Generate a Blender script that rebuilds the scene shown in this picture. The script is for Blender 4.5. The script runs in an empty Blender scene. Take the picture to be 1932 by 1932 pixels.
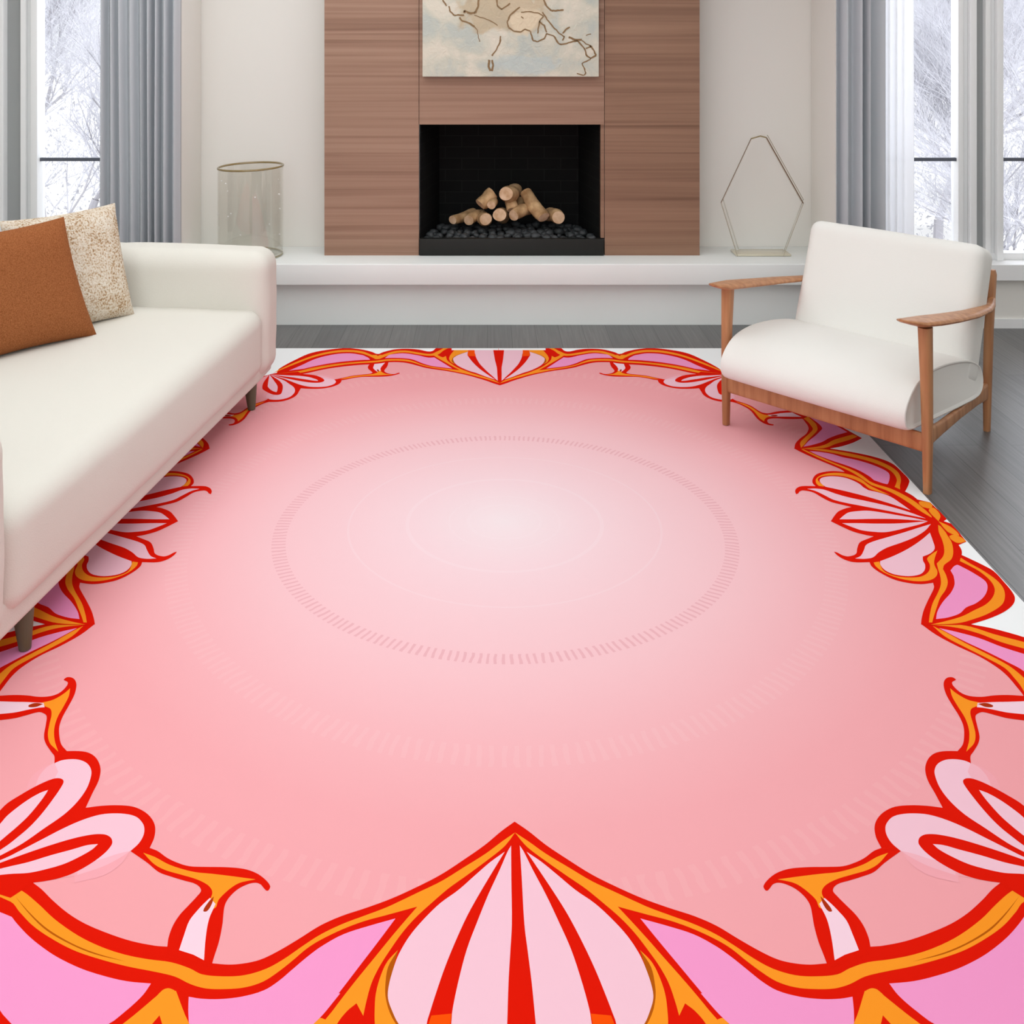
import bpy, bmesh, math, random
from mathutils import Vector, Matrix, noise
from mathutils.geometry import tessellate_polygon
random.seed(7)
scn = bpy.context.scene
COL = scn.collection
PI = math.pi

# ------------------------------------------------------------------ camera
F = 1984.0; CX = 920.0; CY = 46.0; H = 1.8; S = 1932.0
cam_d = bpy.data.cameras.new('camera'); cam = bpy.data.objects.new('camera', cam_d); COL.objects.link(cam)
cam.location = (0, 0, H); cam.rotation_euler = (PI/2, 0, 0)
cam_d.sensor_width = 36; cam_d.lens = 36*F/S
cam_d.shift_x = (S/2-CX)/S; cam_d.shift_y = -(S/2-CY)/S
cam_d.clip_start = 0.05; cam_d.clip_end = 400
scn.camera = cam
# ------------------------------------------------------------------ world, lights, exposure
def lin(c):
    c = c/255.0
    return c/12.92 if c <= 0.04045 else ((c+0.055)/1.055)**2.4
def C(r, g, b): return (lin(r), lin(g), lin(b), 1)
w = bpy.data.worlds.new('winter_sky'); scn.world = w; w.use_nodes = True
w.node_tree.nodes['Background'].inputs[0].default_value = (0.965, 0.98, 1, 1)
w.node_tree.nodes['Background'].inputs[1].default_value = 1.15
def area(name, loc, rot, sx, sy, power, col=(1, 1, 1)):
    l = bpy.data.lights.new(name, 'AREA'); l.shape = 'RECTANGLE'; l.size = sx; l.size_y = sy
    l.energy = power; l.color = col
    o = bpy.data.objects.new(name, l); COL.objects.link(o); o.location = loc; o.rotation_euler = rot
    return o
area('ceiling_light', (-.85, 3.6, 2.86), (0, 0, 0), 3.0, 5.2, 84, (.925, .985, 1))
area('right_fill_light', (2.3, 3.2, 2.86), (0, 0, 0), 1.6, 4.6, 28, (.925, .985, 1))  # weak overhead fill, added to lift the darker right side of the rug
area('rear_fill_light', (-.9, -1.0, 1.8), (PI/2, 0, 0), 3.6, 1.9, 60, (.925, .985, 1))  # added fill panel for camera-facing surfaces; the wall behind it has no window
sun_d = bpy.data.lights.new('winter_sun', 'SUN'); sun_d.energy = 3.2; sun_d.angle = .1
sun = bpy.data.objects.new('winter_sun', sun_d); COL.objects.link(sun); sun.location = (0, -3, 8); sun.rotation_euler = (math.radians(40), 0, 0)
area('daylight_left', (-2.4, 7.0, 1.9), (-PI/2, 0, 0), 2.0, 2.2, 26, (.93, .96, 1))
area('daylight_right', (3.1, 7.0, 1.9), (-PI/2, 0, 0), 2.0, 2.2, 26, (.93, .96, 1))
scn.view_settings.view_transform = 'Standard'; scn.view_settings.look = 'None'
scn.view_settings.exposure = 0.0; scn.view_settings.gamma = 1.0
scn.view_settings.use_curve_mapping = False

# ------------------------------------------------------------------ materials
def mat(name, col, rough=.6, metal=0, bump=0, bscale=200, spec=.3, **kw):
    m = bpy.data.materials.new(name); m.use_nodes = True
    nt = m.node_tree; b = nt.nodes['Principled BSDF']
    b.inputs['Base Color'].default_value = col; b.inputs['Roughness'].default_value = rough
    b.inputs['Metallic'].default_value = metal; b.inputs['Specular IOR Level'].default_value = spec
    for k, v in kw.items(): b.inputs[k.replace('_', ' ')].default_value = v
    if bump:
        tc = nt.nodes.new('ShaderNodeTexCoord'); n = nt.nodes.new('ShaderNodeTexNoise')
        n.inputs['Scale'].default_value = bscale; n.inputs['Detail'].default_value = 3
        bp = nt.nodes.new('ShaderNodeBump'); bp.inputs['Strength'].default_value = bump; bp.inputs['Distance'].default_value = .01
        nt.links.new(tc.outputs['Object'], n.inputs['Vector']); nt.links.new(n.outputs[0], bp.inputs['Height'])
        nt.links.new(bp.outputs[0], b.inputs['Normal'])
    return m
def ramp(nt, stops, interp='LINEAR'):
    r = nt.nodes.new('ShaderNodeValToRGB'); r.color_ramp.interpolation = interp
    e = r.color_ramp.elements
    while len(e) > 1: e.remove(e[-1])
    e[0].position = stops[0][0]; e[0].color = stops[0][1]
    for p, c in stops[1:]:
        x = e.new(p); x.color = c
    return r
def noise_mat(name, stops, scale=(1, 1, 1), nscale=5, detail=5, rough=.6, bump=0, dist=.01, spec=.3, distort=0):
    m = mat(name, stops[0][1], rough, spec=spec); nt = m.node_tree; b = nt.nodes['Principled BSDF']
    tc = nt.nodes.new('ShaderNodeTexCoord'); mp = nt.nodes.new('ShaderNodeMapping')
    mp.inputs['Scale'].default_value = scale
    n = nt.nodes.new('ShaderNodeTexNoise'); n.inputs['Scale'].default_value = nscale; n.inputs['Detail'].default_value = detail
    n.inputs['Distortion'].default_value = distort
    r = ramp(nt, stops)
    L = nt.links.new
    L(tc.outputs['Object'], mp.inputs[0]); L(mp.outputs[0], n.inputs['Vector']); L(n.outputs[0], r.inputs[0]); L(r.outputs[0], b.inputs['Base Color'])
    if bump:
        bp = nt.nodes.new('ShaderNodeBump'); bp.inputs['Strength'].default_value = bump; bp.inputs['Distance'].default_value = dist
        L(n.outputs[0], bp.inputs['Height']); L(bp.outputs[0], b.inputs['Normal'])
    return m
M = {}
M['wall'] = mat('wall_paint', C(240, 237, 231), .8, bump=.02, bscale=60)
M['trim'] = mat('white_trim_paint', C(250, 250, 250), .5)
M['ceiling'] = mat('ceiling_paint', C(240, 239, 236), .9)
M['hearth'] = noise_mat('hearth_plaster', [(.3, C(240, 243, 241)), (.7, C(244, 247, 245))], nscale=2, rough=.55)
M['walnut'] = noise_mat('walnut_veneer', [(.25, C(134, 100, 82)), (.42, C(152, 117, 98)), (.55, C(163, 128, 108)), (.75, C(172, 138, 118))],
                        (.10, 1, 9), 2.6, 7, .5, spec=.3, distort=1.2)
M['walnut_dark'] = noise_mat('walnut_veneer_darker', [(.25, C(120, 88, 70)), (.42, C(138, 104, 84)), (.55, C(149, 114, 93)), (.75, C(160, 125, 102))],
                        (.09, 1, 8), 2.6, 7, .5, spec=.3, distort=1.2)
M['black_metal'] = mat('black_metal', C(38, 37, 35), .5, .3)
M['sofa'] = mat('sofa_linen', C(222, 218, 209), .95, bump=.12, bscale=260, spec=.1)
M['chair_fabric'] = mat('chair_fabric', C(236, 234, 229), .95, bump=.12, bscale=300, spec=.1)
M['rust'] = noise_mat('rust_weave', [(.3, C(132, 76, 42)), (.7, C(164, 102, 62))], nscale=220, detail=2, rough=.95, bump=.3, dist=.004, spec=.1)
M['chair_wood'] = noise_mat('oiled_wood', [(.3, C(164, 108, 70)), (.55, C(188, 132, 90)), (.8, C(204, 150, 106))], (14, 14, 1.2), 2.5, 5, .4, spec=.4)
M['olive'] = mat('olive_leg_lacquer', C(98, 94, 76), .4)
M['strap'] = mat('white_webbing', C(225, 222, 216), .8)
M['curtain'] = mat('grey_curtain', C(196, 199, 204), .9, bump=.1, bscale=300, spec=.1)
M['rail'] = mat('dark_rail', C(95, 98, 108), .5)
M['amber'] = mat('amber_edge', C(168, 146, 100), .15, spec=.6, Transmission_Weight=.35)
M['log_bark'] = noise_mat('log_bark', [(.3, C(150, 112, 74)), (.6, C(206, 168, 124)), (.8, C(226, 194, 154))], nscale=14, rough=.8, bump=.4)
M['log_end'] = noise_mat('log_end_grain', [(.3, C(196, 154, 116)), (.7, C(232, 200, 168))], nscale=22, rough=.8, bump=.2)
M['coal'] = noise_mat('coal', [(.3, C(34, 36, 38)), (.7, C(72, 76, 78))], nscale=20, rough=.45, bump=.3, spec=.5)
M['snow'] = mat('snow', C(246, 244, 240), .9)
M['bark'] = mat('frosted_bark', C(176, 174, 180), .9)
M['twig'] = mat('frosted_twig', C(206, 206, 213), .9)
# boucle
def boucle():
    m = mat('cream_boucle', C(224, 210, 192), .95, spec=.1); nt = m.node_tree; b = nt.nodes['Principled BSDF']; L = nt.links.new
    tc = nt.nodes.new('ShaderNodeTexCoord')
    n = nt.nodes.new('ShaderNodeTexNoise'); n.inputs['Scale'].default_value = 125; n.inputs['Detail'].default_value = 3
    n2 = nt.nodes.new('ShaderNodeTexNoise'); n2.inputs['Scale'].default_value = 9; n2.inputs['Detail'].default_value = 3
    a = nt.nodes.new('ShaderNodeMath'); a.operation = 'MULTIPLY_ADD'; a.inputs[1].default_value = .45
    r = ramp(nt, [(.54, C(160, 126, 92)), (.62, C(196, 170, 140)), (.70, C(214, 198, 178)), (.88, C(228, 218, 204))])
    L(tc.outputs['Object'], n.inputs['Vector']); L(tc.outputs['Object'], n2.inputs['Vector'])
    L(n2.outputs[0], a.inputs[0]); L(n.outputs[0], a.inputs[2]); L(a.outputs[0], r.inputs[0]); L(r.outputs[0], b.inputs['Base Color'])
    bp = nt.nodes.new('ShaderNodeBump'); bp.inputs['Strength'].default_value = .7; bp.inputs['Distance'].default_value = .008
    L(n.outputs[0], bp.inputs['Height']); L(bp.outputs[0], b.inputs['Normal'])
    return m
M['boucle'] = boucle()
def floor_mat():
    m = mat('dark_oak_floor', C(110, 109, 109), .32, spec=.5); nt = m.node_tree; b = nt.nodes['Principled BSDF']; L = nt.links.new
    tc = nt.nodes.new('ShaderNodeTexCoord')
    mp = nt.nodes.new('ShaderNodeMapping'); mp.inputs['Rotation'].default_value = (0, 0, PI/2)
    br = nt.nodes.new('ShaderNodeTexBrick'); br.inputs['Scale'].default_value = 1; br.inputs['Brick Width'].default_value = 1.8
    br.inputs['Row Height'].default_value = .14; br.inputs['Mortar Size'].default_value = .0015
    br.inputs['Color1'].default_value = C(112, 110, 109); br.inputs['Color2'].default_value = C(98, 97, 97); br.inputs['Mortar'].default_value = C(60, 59, 59)
    n = nt.nodes.new('ShaderNodeTexNoise'); n.inputs['Scale'].default_value = 4; n.inputs['Detail'].default_value = 6
    mp2 = nt.nodes.new('ShaderNodeMapping'); mp2.inputs['Scale'].default_value = (22, .6, 1)
    r = ramp(nt, [(.3, (.72, .72, .72, 1)), (.7, (1.15, 1.15, 1.15, 1))])
    mx = nt.nodes.new('ShaderNodeMix'); mx.data_type = 'RGBA'; mx.blend_type = 'MULTIPLY'; mx.inputs[0].default_value = 1
    L(tc.outputs['Object'], mp.inputs[0]); L(mp.outputs[0], br.inputs[0]); L(tc.outputs['Object'], mp2.inputs[0]); L(mp2.outputs[0], n.inputs['Vector'])
    L(n.outputs[0], r.inputs[0]); L(br.outputs[0], mx.inputs[6]); L(r.outputs[0], mx.inputs[7]); L(mx.outputs[2], b.inputs['Base Color'])
    return m
M['floor'] = floor_mat()
def brick_mat():
    m = mat('black_firebrick', C(20, 20, 19), .8, spec=.2); nt = m.node_tree; b = nt.nodes['Principled BSDF']; L = nt.links.new
    tc = nt.nodes.new('ShaderNodeTexCoord'); s = nt.nodes.new('ShaderNodeSeparateXYZ'); c = nt.nodes.new('ShaderNodeCombineXYZ')
    a = nt.nodes.new('ShaderNodeMath'); a.operation = 'ADD'
    br = nt.nodes.new('ShaderNodeTexBrick'); br.inputs['Scale'].default_value = 1; br.inputs['Brick Width'].default_value = .22
    br.inputs['Row Height'].default_value = .075; br.inputs['Mortar Size'].default_value = .003
    br.inputs['Color1'].default_value = C(15, 15, 15); br.inputs['Color2'].default_value = C(11, 11, 11); br.inputs['Mortar'].default_value = C(27, 28, 27)
    L(tc.outputs['Object'], s.inputs[0]); L(s.outputs[0], a.inputs[0]); L(s.outputs[1], a.inputs[1]); L(a.outputs[0], c.inputs[0]); L(s.outputs[2], c.inputs[1])
    L(c.outputs[0], br.inputs[0]); L(br.outputs[0], b.inputs['Base Color'])
    return m
M['brick'] = brick_mat()
def mixed_clear(name, kind, fac, col, rough=.02):
    m = bpy.data.materials.new(name); m.use_nodes = True; nt = m.node_tree; nt.nodes.clear(); L = nt.links.new
    o = nt.nodes.new('ShaderNodeOutputMaterial'); mx = nt.nodes.new('ShaderNodeMixShader'); t = nt.nodes.new('ShaderNodeBsdfTransparent')
    if kind == 'glass':
        g = nt.nodes.new('ShaderNodeBsdfGlossy'); g.inputs['Color'].default_value = (1, 1, 1, 1); g.inputs['Roughness'].default_value = rough
        t.inputs[0].default_value = col
        lw = nt.nodes.new('ShaderNodeLayerWeight'); lw.inputs[0].default_value = .5
        pw = nt.nodes.new('ShaderNodeMath'); pw.operation = 'POWER'; pw.inputs[1].default_value = 4
        fr = nt.nodes.new('ShaderNodeMath'); fr.operation = 'MULTIPLY_ADD'; fr.inputs[1].default_value = .4*fac; fr.inputs[2].default_value = .03*fac
        L(lw.outputs['Facing'], pw.inputs[0]); L(pw.outputs[0], fr.inputs[0]); L(fr.outputs[0], mx.inputs[0]); L(t.outputs[0], mx.inputs[1]); L(g.outputs[0], mx.inputs[2])
    else:
        d = nt.nodes.new('ShaderNodeBsdfDiffuse'); d.inputs[0].default_value = col
        tr = nt.nodes.new('ShaderNodeBsdfTranslucent'); tr.inputs[0].default_value = col
        m2 = nt.nodes.new('ShaderNodeMixShader'); m2.inputs[0].default_value = .5
        L(d.outputs[0], m2.inputs[1]); L(tr.outputs[0], m2.inputs[2])
        mx.inputs[0].default_value = fac; L(t.outputs[0], mx.inputs[1]); L(m2.outputs[0], mx.inputs[2])
    L(mx.outputs[0], o.inputs[0])
    return m
M['pane'] = mixed_clear('window_glass', 'glass', 1.3, (.97, .98, 1, 1))
M['vase_glass'] = mixed_clear('vase_glass', 'glass', 1.5, (.985, .98, .965, 1), .04)
M['sheer'] = mixed_clear('sheer_voile', 'cloth', .8, (.95, .95, .97, 1))

# ------------------------------------------------------------------ mesh helpers
def link(name, bm, m, parent=None, smooth=True, loc=None):
    me = bpy.data.meshes.new(name); bm.normal_update(); bm.to_mesh(me); bm.free()
    for x in (m if isinstance(m, list) else [m]): me.materials.append(x)
    if smooth:
        for p in me.polygons: p.use_smooth = True
        try: me.set_sharp_from_angle(angle=math.radians(38))
        except Exception: pass
    o = bpy.data.objects.new(name, me); COL.objects.link(o)
    if parent: o.parent = parent
    if loc: o.location = loc
    return o
def tag(o, label=None, cat=None, group=None, kind=None):
    if label: o['label'] = label
    if cat: o['category'] = cat
    if group: o['group'] = group
    if kind: o['kind'] = kind
    return o
def empty(name, loc=(0, 0, 0), rz=0):
    o = bpy.data.objects.new(name, None); COL.objects.link(o); o.location = loc; o.rotation_euler = (0, 0, rz); o.empty_display_size = .1
    return o
def box(bm, x0, x1, y0, y1, z0, z1, bev=0):
    r = bmesh.ops.create_cube(bm, size=1)
    for v in r['verts']:
        v.co = Vector(((x0+x1)/2+v.co.x*(x1-x0), (y0+y1)/2+v.co.y*(y1-y0), (z0+z1)/2+v.co.z*(z1-z0)))
    if bev:
        es = list({e for v in r['verts'] for e in v.link_edges})
        bmesh.ops.bevel(bm, geom=es, offset=bev, segments=3, profile=.5, affect='EDGES')
    return bm
def B(*a, **k): return box(bmesh.new(), *a, **k)
def struct(name, bm, m, parent=None, smooth=False):
    o = link(name, bm, m, parent, smooth)
    if parent is None: o['kind'] = 'structure'
    return o
def rbox(x0, x1, y0, y1, z0, z1, r, n=14, bulge=(0, 0, 0), wr=0, seed=0):
    """rounded box on a subdivided cube, faces bulged, light cloth wrinkles"""
    bm = bmesh.new(); bmesh.ops.create_cube(bm, size=2)
    bmesh.ops.subdivide_edges(bm, edges=bm.edges[:], cuts=n, use_grid_fill=True)
    h = Vector(((x1-x0)/2, (y1-y0)/2, (z1-z0)/2)); c = Vector(((x0+x1)/2, (y0+y1)/2, (z0+z1)/2))
    rr = [min(r, h[i]*.98) for i in range(3)]; R = min(rr)
    for v in bm.verts:
        q = Vector([math.copysign(abs(t)**.75, t) if abs(t) < 1 else t for t in v.co])
        p = Vector((q.x*h.x, q.y*h.y, q.z*h.z))
        inn = Vector([max(-(h[i]-R), min(h[i]-R, p[i])) for i in range(3)])
        d = p-inn
        if d.length > 1e-9: p = inn+d.normalized()*R
        u = [p[i]/h[i] for i in range(3)]
        for i in range(3):
            j, k = (i+1) % 3, (i+2) % 3
            p[i] += math.copysign(1, u[i])*bulge[i]*max(0, 1-u[j]**2)*max(0, 1-u[k]**2)*abs(u[i])**2
        if wr:
            s = noise.noise(Vector((p.x*4+seed, p.y*4, p.z*4)))*.6+noise.noise(Vector((p.x*11+seed, p.y*9, p.z*9)))*.4
            p += p.normalized()*s*wr
        v.co = c+p
    bmesh.ops.recalc_face_normals(bm, faces=bm.faces[:])
    return bm
def loft(bm, secs, n=14, power=2.4):
    """secs: (centre, side vector*halfwidth, up vector*halfheight)"""
    rings = []
    for c, s, u in secs:
        ring = []
        for i in range(n):
            t = 2*PI*i/n; ct, st = math.cos(t), math.sin(t)
            a = math.copysign(abs(ct)**(2/power), ct); b = math.copysign(abs(st)**(2/power), st)
            ring.append(bm.verts.new(Vector(c)+Vector(s)*a+Vector(u)*b))
        rings.append(ring)
    for r0, r1 in zip(rings, rings[1:]):
        for i in range(n): bm.faces.new((r0[i], r0[(i+1) % n], r1[(i+1) % n], r1[i]))
    bm.faces.new(rings[0][::-1]); bm.faces.new(rings[-1])
    bmesh.ops.recalc_face_normals(bm, faces=bm.faces[:])
    return bm
def tube(bm, pts, rad, n=10):
    secs = []
    for i, p in enumerate(pts):
        p = Vector(p); a = Vector(pts[max(0, i-1)]); b = Vector(pts[min(len(pts)-1, i+1)])
        t = (b-a).normalized(); s = t.cross(Vector((0, 0, 1)))
        if s.length < .1: s = t.cross(Vector((1, 0, 0)))
        s.normalize(); u = s.cross(t); r = rad[i] if isinstance(rad, (list, tuple)) else rad
        secs.append((p, s*r, u*r))
    return loft(bm, secs, n, 2)

# ------------------------------------------------------------------ room shell
XL, XR, YF, YB = -3.8, 4.3, -1.2, 6.24
NY = 6.71; NX0, NX1 = -1.824, 2.062          # fireplace niche
GY = 6.36
struct('floor', B(XL-.2, XR+.2, YF, 7.2, -.12, 0), M['floor'])
struct('ceiling', B(XL-.2, XR+.2, YF-.2, 7.2, 2.9, 3.0), M['ceiling'])
struct('wall_front', B(XL-.2, XR+.2, YF-.2, YF, 0, 2.9), M['wall'])
struct('wall_left', B(XL-.2, XL, YF, 6.44, 0, 2.9), M['wall'])
struct('wall_right', B(XR, XR+.2, YF, 6.44, 0, 2.9), M['wall'])
# firebox opening in the niche wall
FX0, FX1, FZ0, FZ1, PY = -.419, .712, .383, 1.186, 6.448
bm = bmesh.new()
box(bm, NX0-.2, FX0-.02, NY, NY+.12, 0, 2.9); box(bm, FX1+.02, NX1+.2, NY, NY+.12, 0, 2.9)
box(bm, FX0-.02, FX1+.02, NY, NY+.12, FZ1+.02, 2.9); box(bm, FX0-.02, FX1+.02, NY, NY+.12, 0, FZ0)
struct('wall_back', bm, M['wall'])
WX0, WX1, SZ, TZ = -3.6, -2.06, .385, 2.7
bm = bmesh.new()
box(bm, XL, WX0, YB, 6.44, 0, 2.9)
box(bm, WX0, WX1, YB, 6.44, 0, .28); box(bm, WX0, WX1, YB, 6.44, TZ, 2.9)
box(bm, WX1, NX0, YB, NY, 0, 2.9, bev=.018)
struct('wall_back_left', bm, M['wall'], smooth=True)
VX0, VX1 = 2.26, 4.0
bm = bmesh.new()
box(bm, VX1, XR, YB, 6.44, 0, 2.9)
box(bm, VX0, VX1, YB, 6.44, 0, .28); box(bm, VX0, VX1, YB, 6.44, TZ, 2.9)
box(bm, NX1, VX0, YB, NY, 0, 2.9, bev=.018)
struct('wall_back_right', bm, M['wall'], smooth=True)
struct('baseboard_left', B(XL, NX0, YB-.015, YB, 0, .055), M['trim'])
struct('baseboard_right', B(NX1, XR, YB-.015, YB, 0, .055), M['trim'])
struct('trim_1', B(XL, WX1+.03, 6.19, 6.5, .29, SZ, bev=.004), M['trim'])
struct('trim_2', B(NX1+.02, XR, 6.19, 6.5, .29, SZ, bev=.004), M['trim'])
def window(name, x0, x1, post):
    """window with a double mullion, ridged white posts and a dark rail"""
    e = empty(name, ((x0+x1)/2, GY, SZ)); e['kind'] = 'structure'
    ox, oy, oz = e.location
    def part(nm, boxes, m, bev=0):
        bm = bmesh.new()
        for b in boxes: box(bm, b[0]-ox, b[1]-ox, b[2]-oy, b[3]-oy, b[4]-oz, b[5]-oz, bev=bev)
        return link(nm, bm, m, e, smooth=bool(bev))
    a, b, c, d = post      # white a-b, groove b-c, white c-d
    fr = []
    def ridged(p, q):
        k = (q-p)/3
        fr.append((p, p+k*.9, GY-.06, GY+.04, SZ, TZ)); fr.append((p+k*.9, p+k*1.9, GY-.035, GY+.04, SZ, TZ)); fr.append((p+k*1.9, q, GY-.075, GY+.04, SZ, TZ))
    ridged(a, b); ridged(c, d)
    fr += [(x0, x0+.05, GY-.04, GY+.04, SZ, TZ), (x1-.05, x1, GY-.04, GY+.04, SZ, TZ)]
    fr += [(x0, x1, GY-.04, GY+.04, TZ-.05, TZ), (x0, x1, GY-.04, GY+.04, SZ, SZ+.04)]
    part('window_frame', fr, M['trim'], bev=.003)
    part('mullion', [(b, c, GY-.02, GY+.04, SZ, TZ)], M['groove'])
    part('pane', [(x0+.05, a, GY, GY+.006, SZ+.04, TZ-.05)], M['pane'])
    part('pane', [(d, x1-.05, GY, GY+.006, SZ+.04, TZ-.05)], M['pane'])
    return e, part
M['groove'] = mat('grey_mullion', C(170, 172, 172), .6)
e1, p1 = window('window_1', WX0, WX1, (-2.955, -2.895, -2.80, -2.693))
p1('rail', [(-2.72, WX1-.05, GY-.035, GY-.012, .977, .997)], M['rail'])
e2, p2 = window('window_2', VX0, VX1, (2.82, 2.925, 2.985, 3.084))
p2('rail', [(VX0+.05, 2.83, GY-.035, GY-.012, .977, .997)], M['rail'])
p2('rail', [(3.075, VX1-.05, GY-.035, GY-.012, .977, .997)], M['rail'])
struct('snow_ground', B(-60, 60, 7.6, 120, -2.9, -2.7), M['snow'])

# ------------------------------------------------------------------ hearth
he = tag(empty('hearth', (.12, 6.4, 0)), 'long white plastered hearth bench running under the fireplace', 'hearth')
def rel(e, x0, x1, y0, y1, z0, z1, bev=0):
    ex, ey, ez = e.location
    return B(x0-ex, x1-ex, y0-ey, y1-ey, z0-ez, z1-ez, bev=bev)
link('slab', rel(he, NX0+.002, NX1-.002, 6.215, NY-.002, .2576, .383, bev=.006), M['hearth'], he)
link('plinth', rel(he, NX0+.002, NX1-.002, 6.30, NY-.002, 0, .2576), M['hearth'], he)

# ------------------------------------------------------------------ fireplace
fp = tag(empty('fireplace', (.15, 6.58, .383)), 'walnut clad fireplace surround with a black brick firebox', 'fireplace')
PX0, PX1 = -1.001, 1.300
y1 = NY-.001
def fpart(nm, boxes, m, bev=0):
    bm = bmesh.new()
    for b in boxes: box(bm, b[0]-.15, b[1]-.15, b[2]-6.58, b[3]-6.58, b[4]-.383, b[5]-.383, bev=bev)
    return link(nm, bm, m, fp, smooth=bool(bev))
fpart('side_panel', [(PX0, FX0-.003, PY, y1, .383, 2.895)], M['walnut'])
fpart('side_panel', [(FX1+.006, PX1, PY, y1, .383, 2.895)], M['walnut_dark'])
fpart('lintel_panel', [(FX0, FX1+.003, PY+.001, y1, FZ1, 2.895)], M['walnut'])
fpart('reveal_trim', [(FX1-.018, FX1+.003, PY+.004, PY+.05, .49, FZ1)], M['walnut_dark'])
# firebox: open-fronted brick box with splayed sides
bm = bmesh.new()
def P(x, y, z): return bm.verts.new((x-.15, y-6.58, z-.383))
fy0, fy1 = PY+.05, 7.02
inn = [P(FX0, fy0, .39), P(FX0+.09, fy1, .39), P(FX1-.10, fy1, .39), P(FX1-.01, fy0, .39)]
int_ = [P(FX0, fy0, FZ1), P(FX0+.09, fy1, FZ1), P(FX1-.10, fy1, FZ1), P(FX1-.01, fy0, FZ1)]
for i in range(3): bm.faces.new((inn[i], inn[i+1], int_[i+1], int_[i]))
bm.faces.new(inn); bm.faces.new(int_[::-1])
o = link('firebox', bm, M['brick'], fp, smooth=False)
md = o.modifiers.new('wall', 'SOLIDIFY'); md.thickness = .012; md.offset = 1
fpart('fire_tray', [(FX0, FX1, PY-.012, PY+.04, .3835, .486), (FX0+.02, FX1-.03, PY+.04, 6.98, .395, .455)], M['black_metal'], bev=.004)
# coals
rc = random.Random(3)
coal_me = []
for k in range(5):
    b2 = bmesh.new(); bmesh.ops.create_icosphere(b2, subdivisions=2, radius=1)
    for v in b2.verts:
        v.co *= 1+.35*noise.noise(v.co*1.3+Vector((k*7, 0, 0)))
        v.co.z *= .75
    me = bpy.data.meshes.new('coal'); b2.to_mesh(me); b2.free(); me.materials.append(M['coal'])
    for p in me.polygons: p.use_smooth = True
    coal_me.append(me)
for row in range(7):
    yy = 6.50+row*.062
    nc = 19
    for i in range(nc):
        r = rc.uniform(.018, .034)
        o = bpy.data.objects.new('coal', coal_me[rc.randrange(5)]); COL.objects.link(o)
        o.location = (FX0+.055+row*.010+(i+rc.uniform(-.25, .25))*(1.0-row*.022)/(nc-1), yy+rc.uniform(-.015, .015), .452+r*.75+rc.uniform(0, .012))
        o.scale = (r, r*rc.uniform(.8, 1.1), r*rc.uniform(.8, 1.1)); o.rotation_euler = (0, 0, rc.uniform(0, 6))
        tag(o, 'black lump of coal in the bed of the fireplace', 'coal', 'coals in the fireplace bed')
# logs
def LP(px, py, y):
    x = 780+px/5.222; yy = 330+py/5.222
    return Vector(((x-CX)*y/F, y, H-(yy-CY)*y/F))
LOGS = [((385, 445, 6.66), (590, 365, 6.86), 46, 'thin dark brown log lying at the left end of the fire'),
        ((545, 448, 6.66), (660, 390, 6.80), 52, 'pale split log behind the left front log end'),
        ((712, 438, 6.60), (665, 395, 6.80), 60, 'pale round log end, lower left of the fire'),
        ((848, 395, 6.61), (880, 420, 6.80), 66, 'short log with a knotty round end in the lower middle'),
        ((655, 290, 6.68), (775, 175, 6.72), 66, 'golden upright log at the upper left of the stack'),
        ((768, 300, 6.64), (790, 262, 6.72), 46, 'small pale stub leaning beside the golden upright log'),
        ((912, 185, 6.60), (1000, 150, 6.82), 74, 'thick log on top of the stack showing its cut face'),
        ((955, 255, 6.70), (975, 345, 6.66), 52, 'short stub holding up the top log'),
        ((1052, 235, 6.82), (1050, 330, 6.78), 50, 'dark brown log in the shade behind the stack'),
        ((985, 400, 6.60), (1150, 330, 6.74), 58, 'bent log lying in the lower middle right'),
        ((1110, 175, 6.74), (1285, 420, 6.58), 62, 'long pale log leaning down to the right'),
        ((1430, 420, 6.60), (1330, 395, 6.80), 64, 'short log at the right end of the fire')]
for i, (a, b, r, lab) in enumerate(LOGS):
    A, Bp = LP(*a), LP(*b); rad = r*.00071
    e = A.lerp(Bp, .5); bm = bmesh.new(); n = 9; t = (Bp-A)
    s = t.cross(Vector((0, 0, 1))).normalized(); u = s.cross(t.normalized())
    secs = []
    for k in range(n):
        f = k/(n-1); c = A.lerp(Bp, f)-e
        c += u*math.sin(f*PI)*rad*.25*(1 if i % 2 else -1)
        q = rad*(1+.12*noise.noise(Vector((i*3.1, f*3, 0)))) * (.9 if k in (0, n-1) else 1)
        secs.append((c, s*q, u*q*.93))
    loft(bm, secs, 18, 2)
    for v in bm.verts: v.co += (v.co.normalized())*noise.noise(v.co*22+Vector((i*5, 0, 0)))*.007
    for f in bm.faces:
        if len(f.verts) > 4: f.material_index = 1
    o = link('log', bm, [M['log_bark'], M['log_end']], loc=e)
    tag(o, lab, 'log', 'ceramic logs stacked in the fireplace')

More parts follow.
